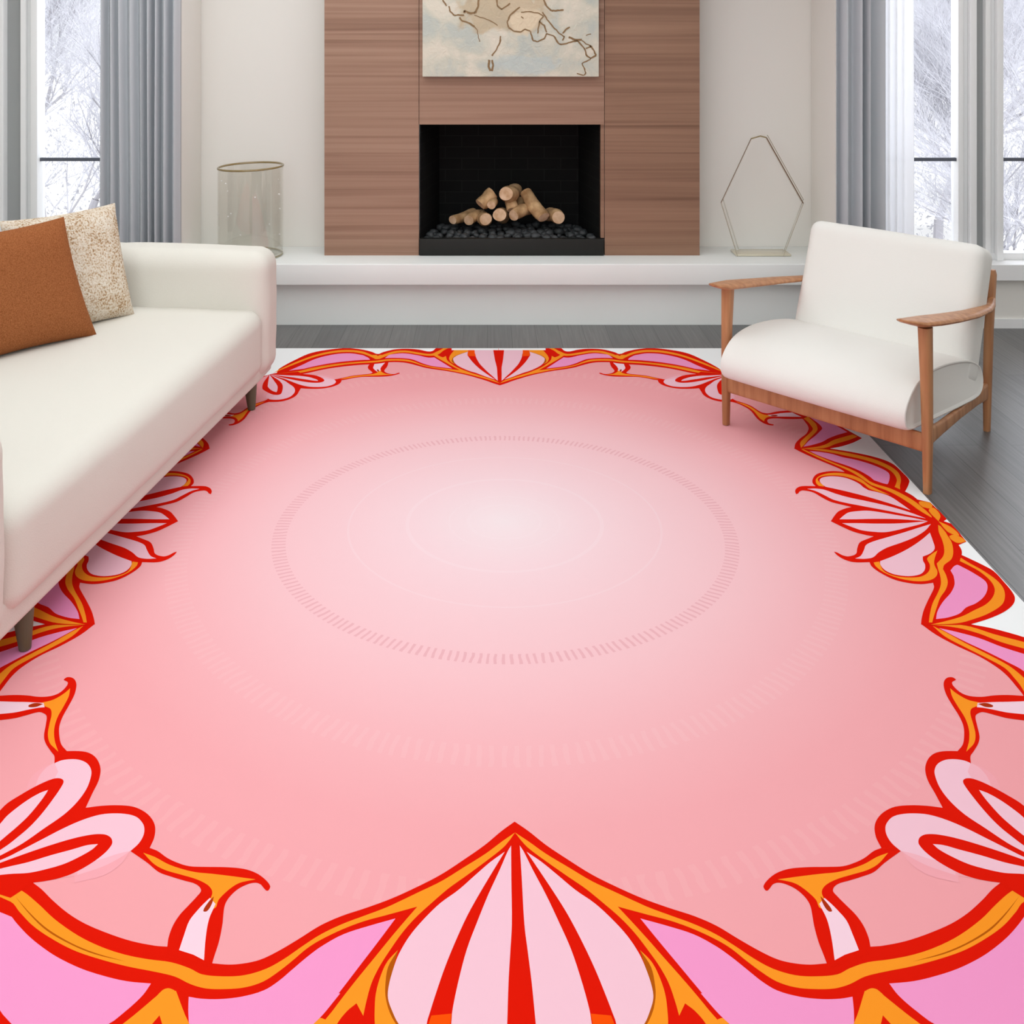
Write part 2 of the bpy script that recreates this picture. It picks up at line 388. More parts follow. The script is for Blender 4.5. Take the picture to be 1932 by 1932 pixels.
# ------------------------------------------------------------------ painting
pt_y = 6.40
pc = Vector(((963.5-CX)*pt_y/F, PY-.024, 2.015)); hw = (1130-797)*pt_y/F/2; hh = 2.015-1.481
def painting_mat():
    m = mat('abstract_paint', C(215, 205, 185), .75, spec=.2); nt = m.node_tree; b = nt.nodes['Principled BSDF']; L = nt.links.new
    tc = nt.nodes.new('ShaderNodeTexCoord')
    def nz(s, d, off, dist=0):
        mp = nt.nodes.new('ShaderNodeMapping'); mp.inputs['Location'].default_value = off
        n = nt.nodes.new('ShaderNodeTexNoise'); n.inputs['Scale'].default_value = s; n.inputs['Detail'].default_value = d; n.inputs['Distortion'].default_value = dist
        L(tc.outputs['Object'], mp.inputs[0]); L(mp.outputs[0], n.inputs['Vector']); return n.outputs[0]
    r1 = ramp(nt, [(.36, C(190, 194, 186)), (.5, C(206, 203, 188)), (.62, C(220, 212, 196))]); L(nz(6, 8, (3, 1, 2), .6), r1.inputs[0])
    sx = nt.nodes.new('ShaderNodeSeparateXYZ'); L(tc.outputs['Object'], sx.inputs[0])
    # blue patch low, ochre patch high
    def blend(base, col, fac):
        mx = nt.nodes.new('ShaderNodeMix'); mx.data_type = 'RGBA'; L(fac, mx.inputs[0]); L(base, mx.inputs[6]); mx.inputs[7].default_value = col; return mx.outputs[2]
    def blob(cx, cz, rx, rz, soft, seed):
        mp = nt.nodes.new('ShaderNodeMapping'); mp.vector_type = 'POINT'
        mp.inputs['Location'].default_value = (-cx/rx, 0, -cz/rz); mp.inputs['Scale'].default_value = (1/rx, 0, 1/rz)
        L(tc.outputs['Object'], mp.inputs[0]); ln = nt.nodes.new('ShaderNodeVectorMath'); ln.operation = 'LENGTH'; L(mp.outputs[0], ln.inputs[0])
        ad = nt.nodes.new('ShaderNodeMath'); ad.operation = 'MULTIPLY_ADD'; ad.inputs[1].default_value = 1.4
        L(nz(9, 6, (seed, 0, 0), .5), ad.inputs[0]); L(ln.outputs['Value'], ad.inputs[2])
        r = ramp(nt, [(.5+.35, (soft, soft, soft, 1)), (1.0, (0, 0, 0, 1))])
        mm = nt.nodes.new('ShaderNodeMath'); mm.operation = 'MULTIPLY'; mm.inputs[1].default_value = .6; L(ad.outputs[0], mm.inputs[0]); L(mm.outputs[0], r.inputs[0]); return r.outputs[0]
    c = blend(r1.outputs[0], C(186, 200, 202), blob(.10, -.46, .24, .07, .45, 1))
    c = blend(c, C(190, 164, 126), blob(-.05, -.14, .32, .16, .62, 5))
    c = blend(c, C(224, 206, 178), blob(.08, -.20, .12, .09, .9, 8))
    L(c, b.inputs['Base Color'])
    bp = nt.nodes.new('ShaderNodeBump'); bp.inputs['Strength'].default_value = .5; bp.inputs['Distance'].default_value = .01
    L(nz(30, 6, (0, 0, 0), 1), bp.inputs['Height']); L(bp.outputs[0], b.inputs['Normal'])
    return m
bm = B(-hw, hw, -.022, .022, -hh, hh, bev=.003)
def PP(px, py):
    x = 780+px/5.222; y = py/5.222
    return ((x-CX)*pt_y/F-pc.x, -.0235, H-(y-CY)*pt_y/F-pc.z)
for w_, s in [(5, '290,0 325,60'), (5, '350,60 360,110 400,150 500,150'), (7, '500,130 500,105 545,130 610,125 640,60 640,0'), (6, '455,170 480,205 540,225 600,265'), (2.5, '600,265 630,300 640,370 655,410'),
              (5, '820,0 825,60 870,95 920,60 950,30'), (5, '1050,70 960,140 925,215 940,270 990,305 1060,315 1100,285 1150,310 1180,400 1220,410 1290,380 1310,330 1380,350 1430,430 1450,440'),
              (4, '1060,120 1150,115 1230,130 1280,160 1240,210 1225,330'), (5, '1240,210 1290,250 1310,320'), (6, '1280,0 1310,60 1360,105 1480,100'), (5, '1270,120 1330,210 1390,280 1440,330 1490,360 1470,400'), (5, '1470,330 1500,290 1540,265'),
              (5, '1450,440 1530,420 1620,400 1650,440 1690,480 1700,540 1745,580 1800,545 1780,500 1750,455 1700,480'), (7, '1530,365 1580,390 1660,390'), (4, '1660,400 1700,430 1750,455'), (4, '1745,580 1660,625 1700,720 1680,740 1610,725'),
              (5, '855,355 855,420 820,480 775,550'), (8, '750,590 740,640 755,700'), (7, '775,590 785,640 770,700'), (3, '600,150 700,180 770,210 830,250'), (4, '1060,165 1085,180'), (3, '1700,350 1750,335')]:
    q = [PP(*map(float, t.split(','))) for t in s.split()]
    for a, b in zip(q, q[1:]):
        a = Vector(a); b = Vector(b); t = (b-a); L_ = t.length; k = max(1, int(L_/.012)); wm = w_*.0009
        pr = None
        for j in range(k+1):
            c = a.lerp(b, j/k); nn = Vector((-t.z, 0, t.x)).normalized(); jit = noise.noise(c*60)*.004; ww = wm*(.8+.8*abs(noise.noise(c*40)))
            c = c+nn*jit; v0 = bm.verts.new(c+nn*ww); v1 = bm.verts.new(c-nn*ww)
            if pr: bm.faces.new((pr[0], v0, v1, pr[1])).material_index = 1
            pr = (v0, v1)
pa = link('painting', bm, [painting_mat(), mat('umber_line', C(140, 112, 80), .8)], loc=pc, smooth=False)
tag(pa, 'cream abstract canvas with cracked brown lines above the fireplace', 'painting')

# ------------------------------------------------------------------ curtains
def curtain(name, x0, x1, y, folds, amp, m, label, seed=0, irr=.35):
    rr = random.Random(seed); n = folds*12; bm = bmesh.new(); cols = []
    ph = [rr.uniform(-irr, irr) for _ in range(folds+2)]; am = [rr.uniform(.55, 1.15) for _ in range(folds+2)]
    zs = [.03+(2.82-.03)*k/14 for k in range(15)]
    for i in range(n+1):
        f = i/n*folds; k = int(f); fr = f-k
        p = f+ph[k]*(1-fr)+ph[k+1]*fr; a = amp*(am[k]*(1-fr)+am[k+1]*fr)
        col = []
        for z in zs:
            d = .012*noise.noise(Vector((f*.7+seed, z*.7, 0)))
            col.append(bm.verts.new((x0+(x1-x0)*i/n-(x0+x1)/2+d*.3, a*math.sin(2*PI*p)+d, z)))
        cols.append(col)
    for a, b in zip(cols, cols[1:]):
        for j in range(len(zs)-1): bm.faces.new((a[j], b[j], b[j+1], a[j+1]))
    o = link(name, bm, m, loc=((x0+x1)/2, y, 0))
    md = o.modifiers.new('cloth', 'SOLIDIFY'); md.thickness = .003
    tag(o, label, 'curtain')
    return o
def PXW(x, y): return (x-CX)*y/F
curtain('curtain', PXW(191, 6.08), PXW(338, 6.08), 6.10, 8, .036, M['curtain'], 'grey pleated curtain hanging behind the sofa', 4)
curtain('curtain', PXW(1580, 6.08), PXW(1671, 6.08), 6.10, 4, .040, M['curtain'], 'grey pleated curtain hanging behind the armchair', 9)
curtain('sheer_curtain', PXW(1668, 6.14), PXW(1727, 6.14), 6.17, 4, .012, M['sheer'], 'white sheer curtain beside the right window', 13)

# ------------------------------------------------------------------ glass vase and sculpture
vx, vy, vr = PXW(473, 6.46), 6.46, .199
bm = bmesh.new()
def ringv(r, z, n=64): return [bm.verts.new((r*math.cos(2*PI*i/n), r*math.sin(2*PI*i/n), z)) for i in range(n)]
prof = [(0, .010), (vr-.02, .010), (vr-.006, .02), (vr-.006, .54)]
outp = [(vr, .54), (vr, .015), (vr-.012, .0), (0, .0)]
rs = [ringv(max(r, .0005), z) for r, z in prof+outp]
for a, b in zip(rs, rs[1:]):
    for i in range(64): bm.faces.new((a[i], a[(i+1) % 64], b[(i+1) % 64], b[i]))
bmesh.ops.recalc_face_normals(bm, faces=bm.faces[:])
va = link('vase', bm, M['vase_glass'], loc=(vx, vy, .3835))
tag(va, 'wide cylindrical seeded glass vase with an amber rim on the hearth', 'vase')
def torus(r, t, z, tilt=0):
    bm = bmesh.new(); n = 72; rows = []
    for i in range(n):
        a = 2*PI*i/n
        rows.append([bm.verts.new(((r+t*math.cos(2*PI*j/8))*math.cos(a), (r+t*math.cos(2*PI*j/8))*math.sin(a), z+t*math.sin(2*PI*j/8)+tilt*math.cos(a))) for j in range(8)])
    for i in range(n):
        for j in range(8): bm.faces.new((rows[i][j], rows[(i+1) % n][j], rows[(i+1) % n][(j+1) % 8], rows[i][(j+1) % 8]))
    bmesh.ops.recalc_face_normals(bm, faces=bm.faces[:]); return bm
link('rim', torus(vr-.003, .0065, .543, .006), M['amber'], va)
link('foot_ring', torus(vr-.008, .005, .006), mat('pale_amber', C(205, 195, 165), .15, Transmission_Weight=.5), va)
bm = bmesh.new(); rb = random.Random(5)
for k in range(26):
    a = rb.uniform(PI*1.05, PI*1.95); z = rb.uniform(.05, .50); r = rb.uniform(.002, .006)
    q = bmesh.ops.create_icosphere(bm, subdivisions=1, radius=r, matrix=Matrix.Translation(((vr-.003)*math.cos(a), (vr-.003)*math.sin(a), z)))
link('air_bubble', bm, mat('bubble_highlight', C(250, 250, 248), .1, spec=.8), va)['kind'] = 'stuff'  # bubbles coloured near-white, as painted highlights on the front of the glass
# faceted glass sculpture
sy = 6.44
def SPt(px, py): return Vector((PXW(1340+px/7.43, sy), H-((240+py/7.43)-CY)*sy/F))
out = [SPt(560, 155), SPt(690, 118), SPt(775, 140), SPt(1290, 1060), SPt(1010, 1810), SPt(370, 1760), SPt(140, 1050)]
sc = Vector(((SPt(370, 0).x+SPt(1010, 0).x)/2, 0)); base_z = .384
sculpt = empty('glass_sculpture', (sc.x, sy+.05, base_z), 0)
tag(sculpt, 'tall clear glass sculpture shaped like an open hexagon with a brown edge', 'sculpture')
outl = [(p.x-sc.x, p.y-base_z) for p in out]
outl[4] = (outl[4][0], 0.0); outl[5] = (outl[5][0], 0.0)
def inset(poly, d):
    n = len(poly); res = []
    cx_ = sum(p[0] for p in poly)/n; cz_ = sum(p[1] for p in poly)/n
    for i in range(n):
        a, b, c = Vector(poly[i-1]), Vector(poly[i]), Vector(poly[(i+1) % n])
        e1_, e2_ = (b-a).normalized(), (c-b).normalized()
        n1, n2 = Vector((-e1_.y, e1_.x)), Vector((-e2_.y, e2_.x))
        if n1.dot(Vector((cx_, cz_))-b) < 0: n1 = -n1
        if n2.dot(Vector((cx_, cz_))-b) < 0: n2 = -n2
        nn = (n1+n2).normalized(); res.append(tuple(b+nn*d/max(.4, nn.dot(n1))))
    return res
inl = inset(outl, .009)
dx, dy = .045, .15
bm = bmesh.new(); n = len(outl)
fo = [bm.verts.new((x, -.07, z)) for x, z in outl]; fi = [bm.verts.new((x, -.07, z)) for x, z in inl]
bo = [bm.verts.new((x+dx, -.07+dy, z)) for x, z in outl]; bi = [bm.verts.new((x+dx, -.07+dy, z)) for x, z in inl]
for i in range(n):
    j = (i+1) % n
    bm.faces.new((fo[i], fo[j], fi[j], fi[i])); bm.faces.new((bo[i], bo[j], bi[j], bi[i]))
    bm.faces.new((fo[i], fo[j], bo[j], bo[i])); bm.faces.new((fi[i], fi[j], bi[j], bi[i]))
bmesh.ops.recalc_face_normals(bm, faces=bm.faces[:])
link('glass_band', bm, M['vase_glass'], sculpt, smooth=False)
def edge_tube(nm, pts, r, m, off=0):
    bm = bmesh.new(); tube(bm, [(x+off*dx, -.072+off*dy, z) for x, z in pts], r, 8); return link(nm, bm, m, sculpt)
mb = mat('brown_glass_edge', C(118, 92, 70), .2, spec=.6); pale = mat('pale_glass_edge', C(176, 166, 146), .2, spec=.6)
edge_tube('brown_edge', [outl[6], outl[0]], .0028, mb); edge_tube('brown_edge', [outl[2], outl[3]], .0034, mb)
edge_tube('amber_tip', [outl[0], outl[1], outl[2]], .004, M['amber'])
edge_tube('clear_edge', [outl[3], outl[4]], .0022, pale); edge_tube('clear_edge', [outl[5], outl[6]], .0022, pale)
edge_tube('clear_edge', [outl[2], outl[3], outl[4]], .002, pale, 1)
edge_tube('clear_edge', [outl[5], outl[6]], .002, pale, 1)
link('foot', B(outl[5][0]-.008, outl[4][0]+.05, -.072, .085, 0, .012, bev=.004), mat('cream_glass_foot', C(214, 206, 184), .15, spec=.6), sculpt)

# ------------------------------------------------------------------ rug with its printed border
RZ = .004; HR = H-RZ
RCX = .061*HR/H; RCY = 3.8085*HR/H; RA = 1.609*HR/H; RB = F*HR/611.0-RCY
CROPS = {'3': (1440, 740, 3.864), '4': (1632, 1120, 3.717), '5': (1380, 1420, 3.5), '6': (960, 1520, 3.578), '1': (400, 640, 3.45), 'w': (0, 0, 1)}
def parse(s):
    out = []; cr = None
    for t in s.split():
        if t.endswith(':'): cr = CROPS[t[:-1]]; continue
        corner = t.startswith('!'); t = t.lstrip('!')
        px, py = map(float, t.split(','))
        if cr is CROPS['w']: out.append((px, py, corner)); continue
        x = cr[0]+px/cr[2]; y = cr[1]+py/cr[2]
        a = abs((x-CX)*HR/(y-CY)-RCX); b = abs(F*HR/(y-CY)-RCY)
        out.append((0 if a < .006 else a, 0 if b < .014 and corner else b, corner))
    return out
def smooth(pts, k=4):
    n = len(pts); res = []
    for i in range(n):
        p0, p1, p2, p3 = pts[i-1], pts[i], pts[(i+1) % n], pts[(i+2) % n]
        if p1[2]: p0 = p1
        if p2[2]: p3 = p2
        for j in range(k):
            t = j/k
            # centripetal-like tangents scaled to the segment length
            def tan(a, b, c):
                v = Vector((c[0]-a[0], c[1]-a[1])); return v.normalized() if v.length > 1e-9 else Vector((0, 0))
            seg = Vector((p2[0]-p1[0], p2[1]-p1[1])).length
            m1 = tan(p0, p1, p2)*seg; m2 = tan(p1, p2, p3)*seg
            h00 = 2*t**3-3*t*t+1; h10 = t**3-2*t*t+t; h01 = -2*t**3+3*t*t; h11 = t**3-t*t
            res.append((h00*p1[0]+h10*m1.x+h01*p2[0]+h11*m2.x, h00*p1[1]+h10*m1.y+h01*p2[1]+h11*m2.y))
    return res
def clip(poly, a, b):
    for ax, lim in ((0, a), (1, b)):
        out = []
        for i in range(len(poly)):
            p, q = poly[i-1], poly[i]
            ip, iq = p[ax] <= lim, q[ax] <= lim
            if ip != iq:
                t = (lim-p[ax])/(q[ax]-p[ax]); out.append((p[0]+t*(q[0]-p[0]), p[1]+t*(q[1]-p[1])))
            if iq: out.append(q)
        poly = out
        if not poly: return []
    return poly
RED, ORA, VIO, LIT, WHI, HOT, DRK, NEC = 1, 2, 3, 4, 5, 6, 7, 8
SH = []
def sh(c, s, ys=(1, -1)): SH.append((c, s, ys))
# white ground outside the scalloped band, then the violet petals
sh(WHI, "3: !1250,945 !1290,1250 !1300,1500 !1200,1690 4: !650,345 !1000,545 !1115,690 !1300,1050 !1440,1500 1: !375,230 5: !1932,1000 !1600,1250 !1000,1400 !500,1530 !0,1300 6: !700,640 !60,180 w: !0,2.2 !1.8,2.2 !1.8,0")
sh(RED, "3: !1200,1690 !1230,1640 !1500,1700 !1300,1720")
# side band (side tip down to the corner)
sh(RED, "4: !395,215 500,290 650,370 800,440 930,520 1000,580 1060,650 1115,722 1250,1000 1400,1500 1: !375,230 4: !1700,1700 1500,1000 !1300,370 1115,305 900,245 !740,214 600,190")
sh(VIO, "4: !520,242 640,268 800,312 950,370 1115,423 !1290,470 1500,1100 !1560,1800 1300,900 1200,660 1115,545 1000,480 850,405 720,345 620,295")
sh(ORA, "4: !465,217 600,212 740,232 900,283 1115,340 !1290,395 !1290,430 1115,385 950,338 800,280 650,240")
sh(ORA, "4: !475,226 560,268 700,345 850,420 1000,500 1080,560 1160,640 1300,900 1400,1200 !1496,2009 1350,1300 1200,860 1100,660 1050,595 980,522 850,450 700,375 560,300")
# corner-side violet petal and centre-side violet petal
sh(RED, "5: !1042,1500 !1932,1060 1: !420,222 440,190 560,125 650,88 780,65 880,58 970,66 1040,82 1080,96 1110,85 1190,66 1280,62 1350,68 1420,80 1455,60 1475,40 !1560,20 !1560,120 5: !700,1600 !815,1560")
sh(VIO, "5: !1000,1500 1200,1470 1350,1435 1500,1385 1650,1310 1750,1240 1830,1170 1900,1090 1932,1050 1: !500,205 570,175 680,126 800,98 900,92 5: !1340,1792 1190,1700 1080,1610")
sh(VIO, "6: !850,730 1080,785 1250,840 1400,920 1530,1010 1600,1080 1700,1150 1800,1200 1932,1250 5: 450,1580 600,1598 720,1595 !830,1583 !845,1792 1: 1190,96 1250,92 1340,105 1410,120 !1462,117 6: 1270,1290 1120,1110 970,930")
# lens medallion and main band, red base
sh(RED, "6: !40,108 130,170 250,265 400,365 560,465 720,545 900,625 1080,690 1250,745 1400,810 1550,900 1700,985 1820,1040 5: 420,1392 520,1400 !625,1392 !800,1330 !915,1282 1000,1275 1150,1245 1300,1195 1450,1130 1560,1060 1660,970 1720,905 !1775,860 1932,850 !2291,830 !2291,860 1: 500,205 5: !1932,1085 1900,1130 1830,1210 1750,1280 1650,1350 1500,1425 1350,1475 1200,1510 !1042,1525 1100,1600 1200,1690 !1340,1792 1: !1040,128 !1115,124 5: !815,1792 808,1700 !800,1612 720,1625 600,1628 450,1612 300,1570 200,1510 100,1430 0,1350 6: 1400,950 1250,870 1080,815 !888,762 1000,900 1150,1080 1300,1260 1420,1400 1480,1474 1450,1620 !1330,1800 !97,1800 !84,1474 !60,800")
sh(RED, "5: !798,1600 !905,1500 !905,1700 !908,1815 !810,1815 808,1700")
sh(RED, "5: !1040,1522 1100,1600 1200,1690 !1350,1806 !1180,1806 !1050,1650 !970,1540")
# outer orange band of both petals with the V joint
sh(ORA, "1: !395,222 440,197 560,143 680,100 800,75 900,70 980,80 1040,102 1078,116 1115,100 1190,78 1260,74 1340,86 1420,96 1460,82 1500,62 !1530,40 !1580,40 1510,72 1470,100 1420,108 1340,98 1260,86 1200,90 1150,104 !1092,128 !1062,128 1010,104 970,92 900,83 800,88 680,112 560,155")
sh(ORA, "5: !890,1570 930,1556 970,1570 1050,1650 1150,1750 !1200,1800 !1060,1800 !1000,1735 !985,1800 !908,1800 905,1700")
sh(VIO, "6: !1296,1268 1416,1405 !1496,1480 !1560,1560 5: !500,1810 !798,1810 !790,1660 600,1685 450,1670 300,1630 200,1570", (-1,))
# orange core of the main band, brown centre line
sh(ORA, "6: !45,182 130,240 250,325 400,415 560,510 720,585 860,650 950,690 1100,745 1250,800 1400,870 1530,950 1650,1030 1780,1100 5: 420,1470 560,1478 700,1465 780,1425 900,1385 1050,1365 1200,1335 1350,1285 1500,1210 1650,1100 1750,1000 1850,915 1932,885 !2280,845 1932,985 1880,1050 1800,1140 1700,1215 1550,1300 1400,1355 1200,1410 1000,1450 880,1480 780,1530 680,1558 550,1562 420,1550 300,1512 6: 1700,1120 1600,1045 1500,965 1400,905 1250,835 1100,780 950,740 820,705 !735,682 900,860 1050,1030 1200,1200 1350,1380 1430,1490 !1400,1620 1330,1474 1260,1390 !1190,1335 !1150,1420 1125,1330 1080,1200 1020,1090 950,990 850,860 750,755 640,660 520,562 400,480 250,375 130,285 !80,232")
sh(DRK, "5: !1195,1381 1400,1322 1550,1258 1700,1165 1800,1070 !1900,950 1810,1072 1705,1178 1550,1270 1400,1332")
# lens sections
sh(LIT, "6: !74,270 88,500 105,800 130,1000 155,1200 182,1474 !215,1800 !620,1800 590,1600 560,1474 545,1380 490,1180 420,970 340,790 250,600 160,430 100,310")
sh(ORA, "6: !885,975 960,1050 1010,1140 1055,1270 1072,1400 1075,1474 !1060,1800 !640,1800 780,1650 920,1474 960,1380 980,1300 970,1220 930,1100")
sh(DRK, "6: !885,975 960,1090 988,1220 990,1300 972,1390 930,1480 790,1655 !650,1800 !640,1800 780,1650 915,1474 955,1380 975,1300 965,1220 925,1100")
sh(LIT, "6: !120,312 200,430 300,580 400,740 500,930 580,1100 650,1270 700,1400 725,1474 !760,1800 !640,1800 780,1650 915,1474 955,1380 975,1300 965,1220 925,1100 880,1000 800,880 700,770 580,660 450,570 330,470 220,380")
sh(HOT, "6: !553,1405 !690,1418 720,1500 !760,1800 !620,1800 590,1600")
sh(ORA, "6: !42,190 !54,190 !52,250 !43,250")
# hook ornament on the near/far side of each corner
sh(RED, "5: !990,630 940,650 880,695 820,725 740,750 640,755 500,757 380,768 300,795 245,835 212,880 220,905 235,913 255,895 275,870 310,860 360,870 430,905 490,960 520,1010 535,1080 545,1140 575,1250 610,1340 !640,1420 !920,1330 !918,1282 905,1220 870,1140 820,1070 760,1010 700,950 670,910 700,870 780,845 860,820 940,790 1010,730 !1120,650")
sh(ORA, "5: !1035,662 960,690 880,735 800,765 700,790 600,800 450,818 !305,838 400,857 450,880 510,925 560,975 590,1030 !640,1010 600,940 600,905 630,870 700,835 800,805 900,775 970,735")
sh(NEC, "5: !580,1000 630,1100 660,1220 !682,1372 !750,1335 !842,1305 800,1200 760,1110 700,1040 660,1000 !615,960")
sh(11, "5: !588,950 620,980 665,1045 640,1048 605,1000")
# corner fan: lobes then loops
sh(RED, "5: !1120,650 !990,630 955,560 945,490 965,435 1010,390 1080,358 1180,348 1290,352 !1395,365 4: 490,1400 440,1310 422,1230 440,1165 480,1125 540,1107 650,1105 !700,1110 !742,1186 !1000,1500 !1496,1990 !1496,2025 5: !1932,900 !1600,700")
sh(LIT, "5: !1120,652 1060,600 1025,545 1017,495 1030,460 1065,425 1120,408 1200,402 1300,410 1420,445 1550,500 1700,575 1850,650 1932,690 !2291,838 !1900,720 1300,580 !1240,640")
sh(LIT, "4: !738,1188 690,1170 620,1162 560,1168 510,1195 488,1240 495,1290 530,1370 600,1460 700,1550 850,1650 1000,1750 1115,1812 !1496,2003 !1115,1740 !900,1560 !780,1330")
sh(0, "5: !1124,653 !1160,630 !1240,620 !1300,660 !2100,860 !1770,859 !1400,800")
sh(0, "4: !744,1186 !790,1330 !1496,1985 !1496,1700 !1200,1500 !900,1330")
sh(9, "5: !1122,652 1180,730 1300,810 !1500,860 !1500,680 !1240,590")
sh(10, "5: !1122,652 1190,695 1300,750 !1480,810 !1480,680 !1240,590")
sh(LIT, "5: !1122,650 1200,668 1300,700 !1450,740 !1450,640 !1240,570 !1150,600")
sh(9, "4: !744,1188 840,1230 920,1300 !960,1420 !780,1350 !720,1250")
sh(10, "4: !743,1188 800,1220 860,1290 !900,1400 !780,1350 !720,1250")
sh(RED, "5: !1770,859 1700,850 1600,830 1500,795 1380,730 1290,665 1240,610 1235,580 1250,555 1290,540 1370,543 1500,570 1700,630 1932,710 !2291,841 !1932,960")
sh(LIT, "5: !1330,605 1400,612 1500,640 1650,680 1800,725 1932,755 !2280,841 1932,803 1800,795 1680,770 1560,735 1450,685 1370,640")
sh(RED, "4: !1496,2009 1300,1700 1115,1490 1000,1415 860,1340 760,1300 710,1297 688,1312 695,1340 760,1430 860,1550 950,1640 1050,1720 1115,1768")
sh(LIT, "4: !800,1378 860,1400 950,1450 1050,1520 1115,1575 !1490,2000 1300,1850 1115,1700 1040,1640 950,1560 860,1460 815,1402")
# side hook ornament
sh(RED, "4: !650,1105 685,1060 695,1000 690,930 660,860 610,780 570,710 552,650 555,615 575,592 610,587 635,600 !637,607 610,625 630,660 680,700 740,720 820,725 900,715 1000,712 !1115,718 !1230,760 !1200,900 1115,890 1000,875 920,855 830,832 795,840 775,860 785,920 803,1000 795,1050 760,1110 740,1140 !742,1186")
sh(ORA, "4: !597,665 640,700 720,745 800,765 !840,775 !780,792 745,810 740,850 760,920 775,990 765,1050 730,1090 !710,1110 730,1030 728,950 700,870 650,790 610,720")
sh(NEC, "4: !790,768 900,762 1000,760 !1150,755 !1150,850 1000,835 900,815 830,802 !785,798")
sh(11, "4: !792,775 850,768 900,790 850,797")
# side fan
sh(RED, "3: !492,941 !560,975 650,1015 740,1040 !805,1052 760,1070 705,1095 685,1140 675,1180 620,1198 580,1190 540,1170 !515,1163 540,1190 590,1220 660,1240 !775,1240 790,1270 850,1315 950,1365 1050,1390 1150,1400 !1238,1390 1245,1420 1235,1450 1205,1510 1170,1590 1155,1650 !1150,1695 !1245,1700 1255,1650 1270,1590 1310,1520 1370,1450 1390,1400 1385,1340 !1365,1292 1420,1240 1447,1185 1445,1150 1420,1110 1370,1060 1330,1010 !1290,945")
sh(RED, "3: !1200,1697 !1250,1640 !1365,1292 !1400,1240 !1430,1180 1500,1212 1600,1260 1680,1305 1760,1390 1810,1450 1835,1500 1820,1550 1760,1600 1650,1650 !1500,1697")
sh(VIO, "3: !1260,1655 1270,1600 1310,1530 1370,1460 1395,1400 !1388,1340 !1365,1300 1410,1260 1450,1275 1550,1330 1620,1380 1635,1430 1610,1490 1550,1540 1480,1570 1430,1615 1340,1645")
sh(ORA, "3: !1440,1208 1500,1245 1600,1300 1700,1370 1750,1430 1762,1490 1740,1550 1650,1610 1550,1650 1420,1685 !1222,1696 1350,1665 1450,1635 1540,1590 1620,1550 1670,1500 1688,1440 1660,1380 1580,1310 1500,1265 !1433,1232")
sh(ORA, "3: !1275,968 1310,990 1340,1040 1375,1100 1385,1170 1370,1220 1320,1260 !1310,1290 1335,1340 1345,1390 1330,1440 1290,1500 1265,1570 1245,1630 !1232,1680 !1208,1680 1215,1620 1235,1540 1275,1460 1295,1400 1290,1340 1275,1290 !1265,1250 1310,1200 1320,1150 1305,1080 1280,1020")
sh(LIT, "3: !576,956 650,985 720,1008 800,1018 880,1022 960,1010 1060,985 1150,962 !1210,953 1000,957 820,959 700,956")
sh(LIT, "3: !1222,962 1130,990 1020,1025 900,1060 800,1090 750,1115 735,1150 710,1195 !670,1213 740,1216 800,1205 840,1170 900,1135 1000,1100 1100,1060 1180,1010")
sh(ORA, "3: !805,1242 820,1270 880,1315 980,1355 1100,1378 1200,1375 1255,1350 1270,1310 1248,1260 1248,1220 !1270,1155 1230,1180 1195,1215 1215,1260 1205,1310 1150,1345 1060,1352 960,1340 880,1305 !845,1236")
sh(LIT, "3: !852,1233 950,1195 1060,1140 1150,1080 !1215,1025 1235,1080 1250,1140 1220,1175 !1163,1200 1165,1230 1180,1260 1175,1300 1140,1330 1060,1342 960,1330 890,1300 855,1260")
sh(RED, "3: !1260,940 !1310,935 1380,965 1440,1040 !1482,1090 !1425,1115 !1440,1160 !1370,1070 !1320,1010")
sh(ORA, "3: !1285,950 1370,985 1430,1045 1390,1040 1340,1015")
sh(ORA, "3: !1355,1050 1390,1040 1445,1060 !1478,1088 1420,1100 1370,1075")

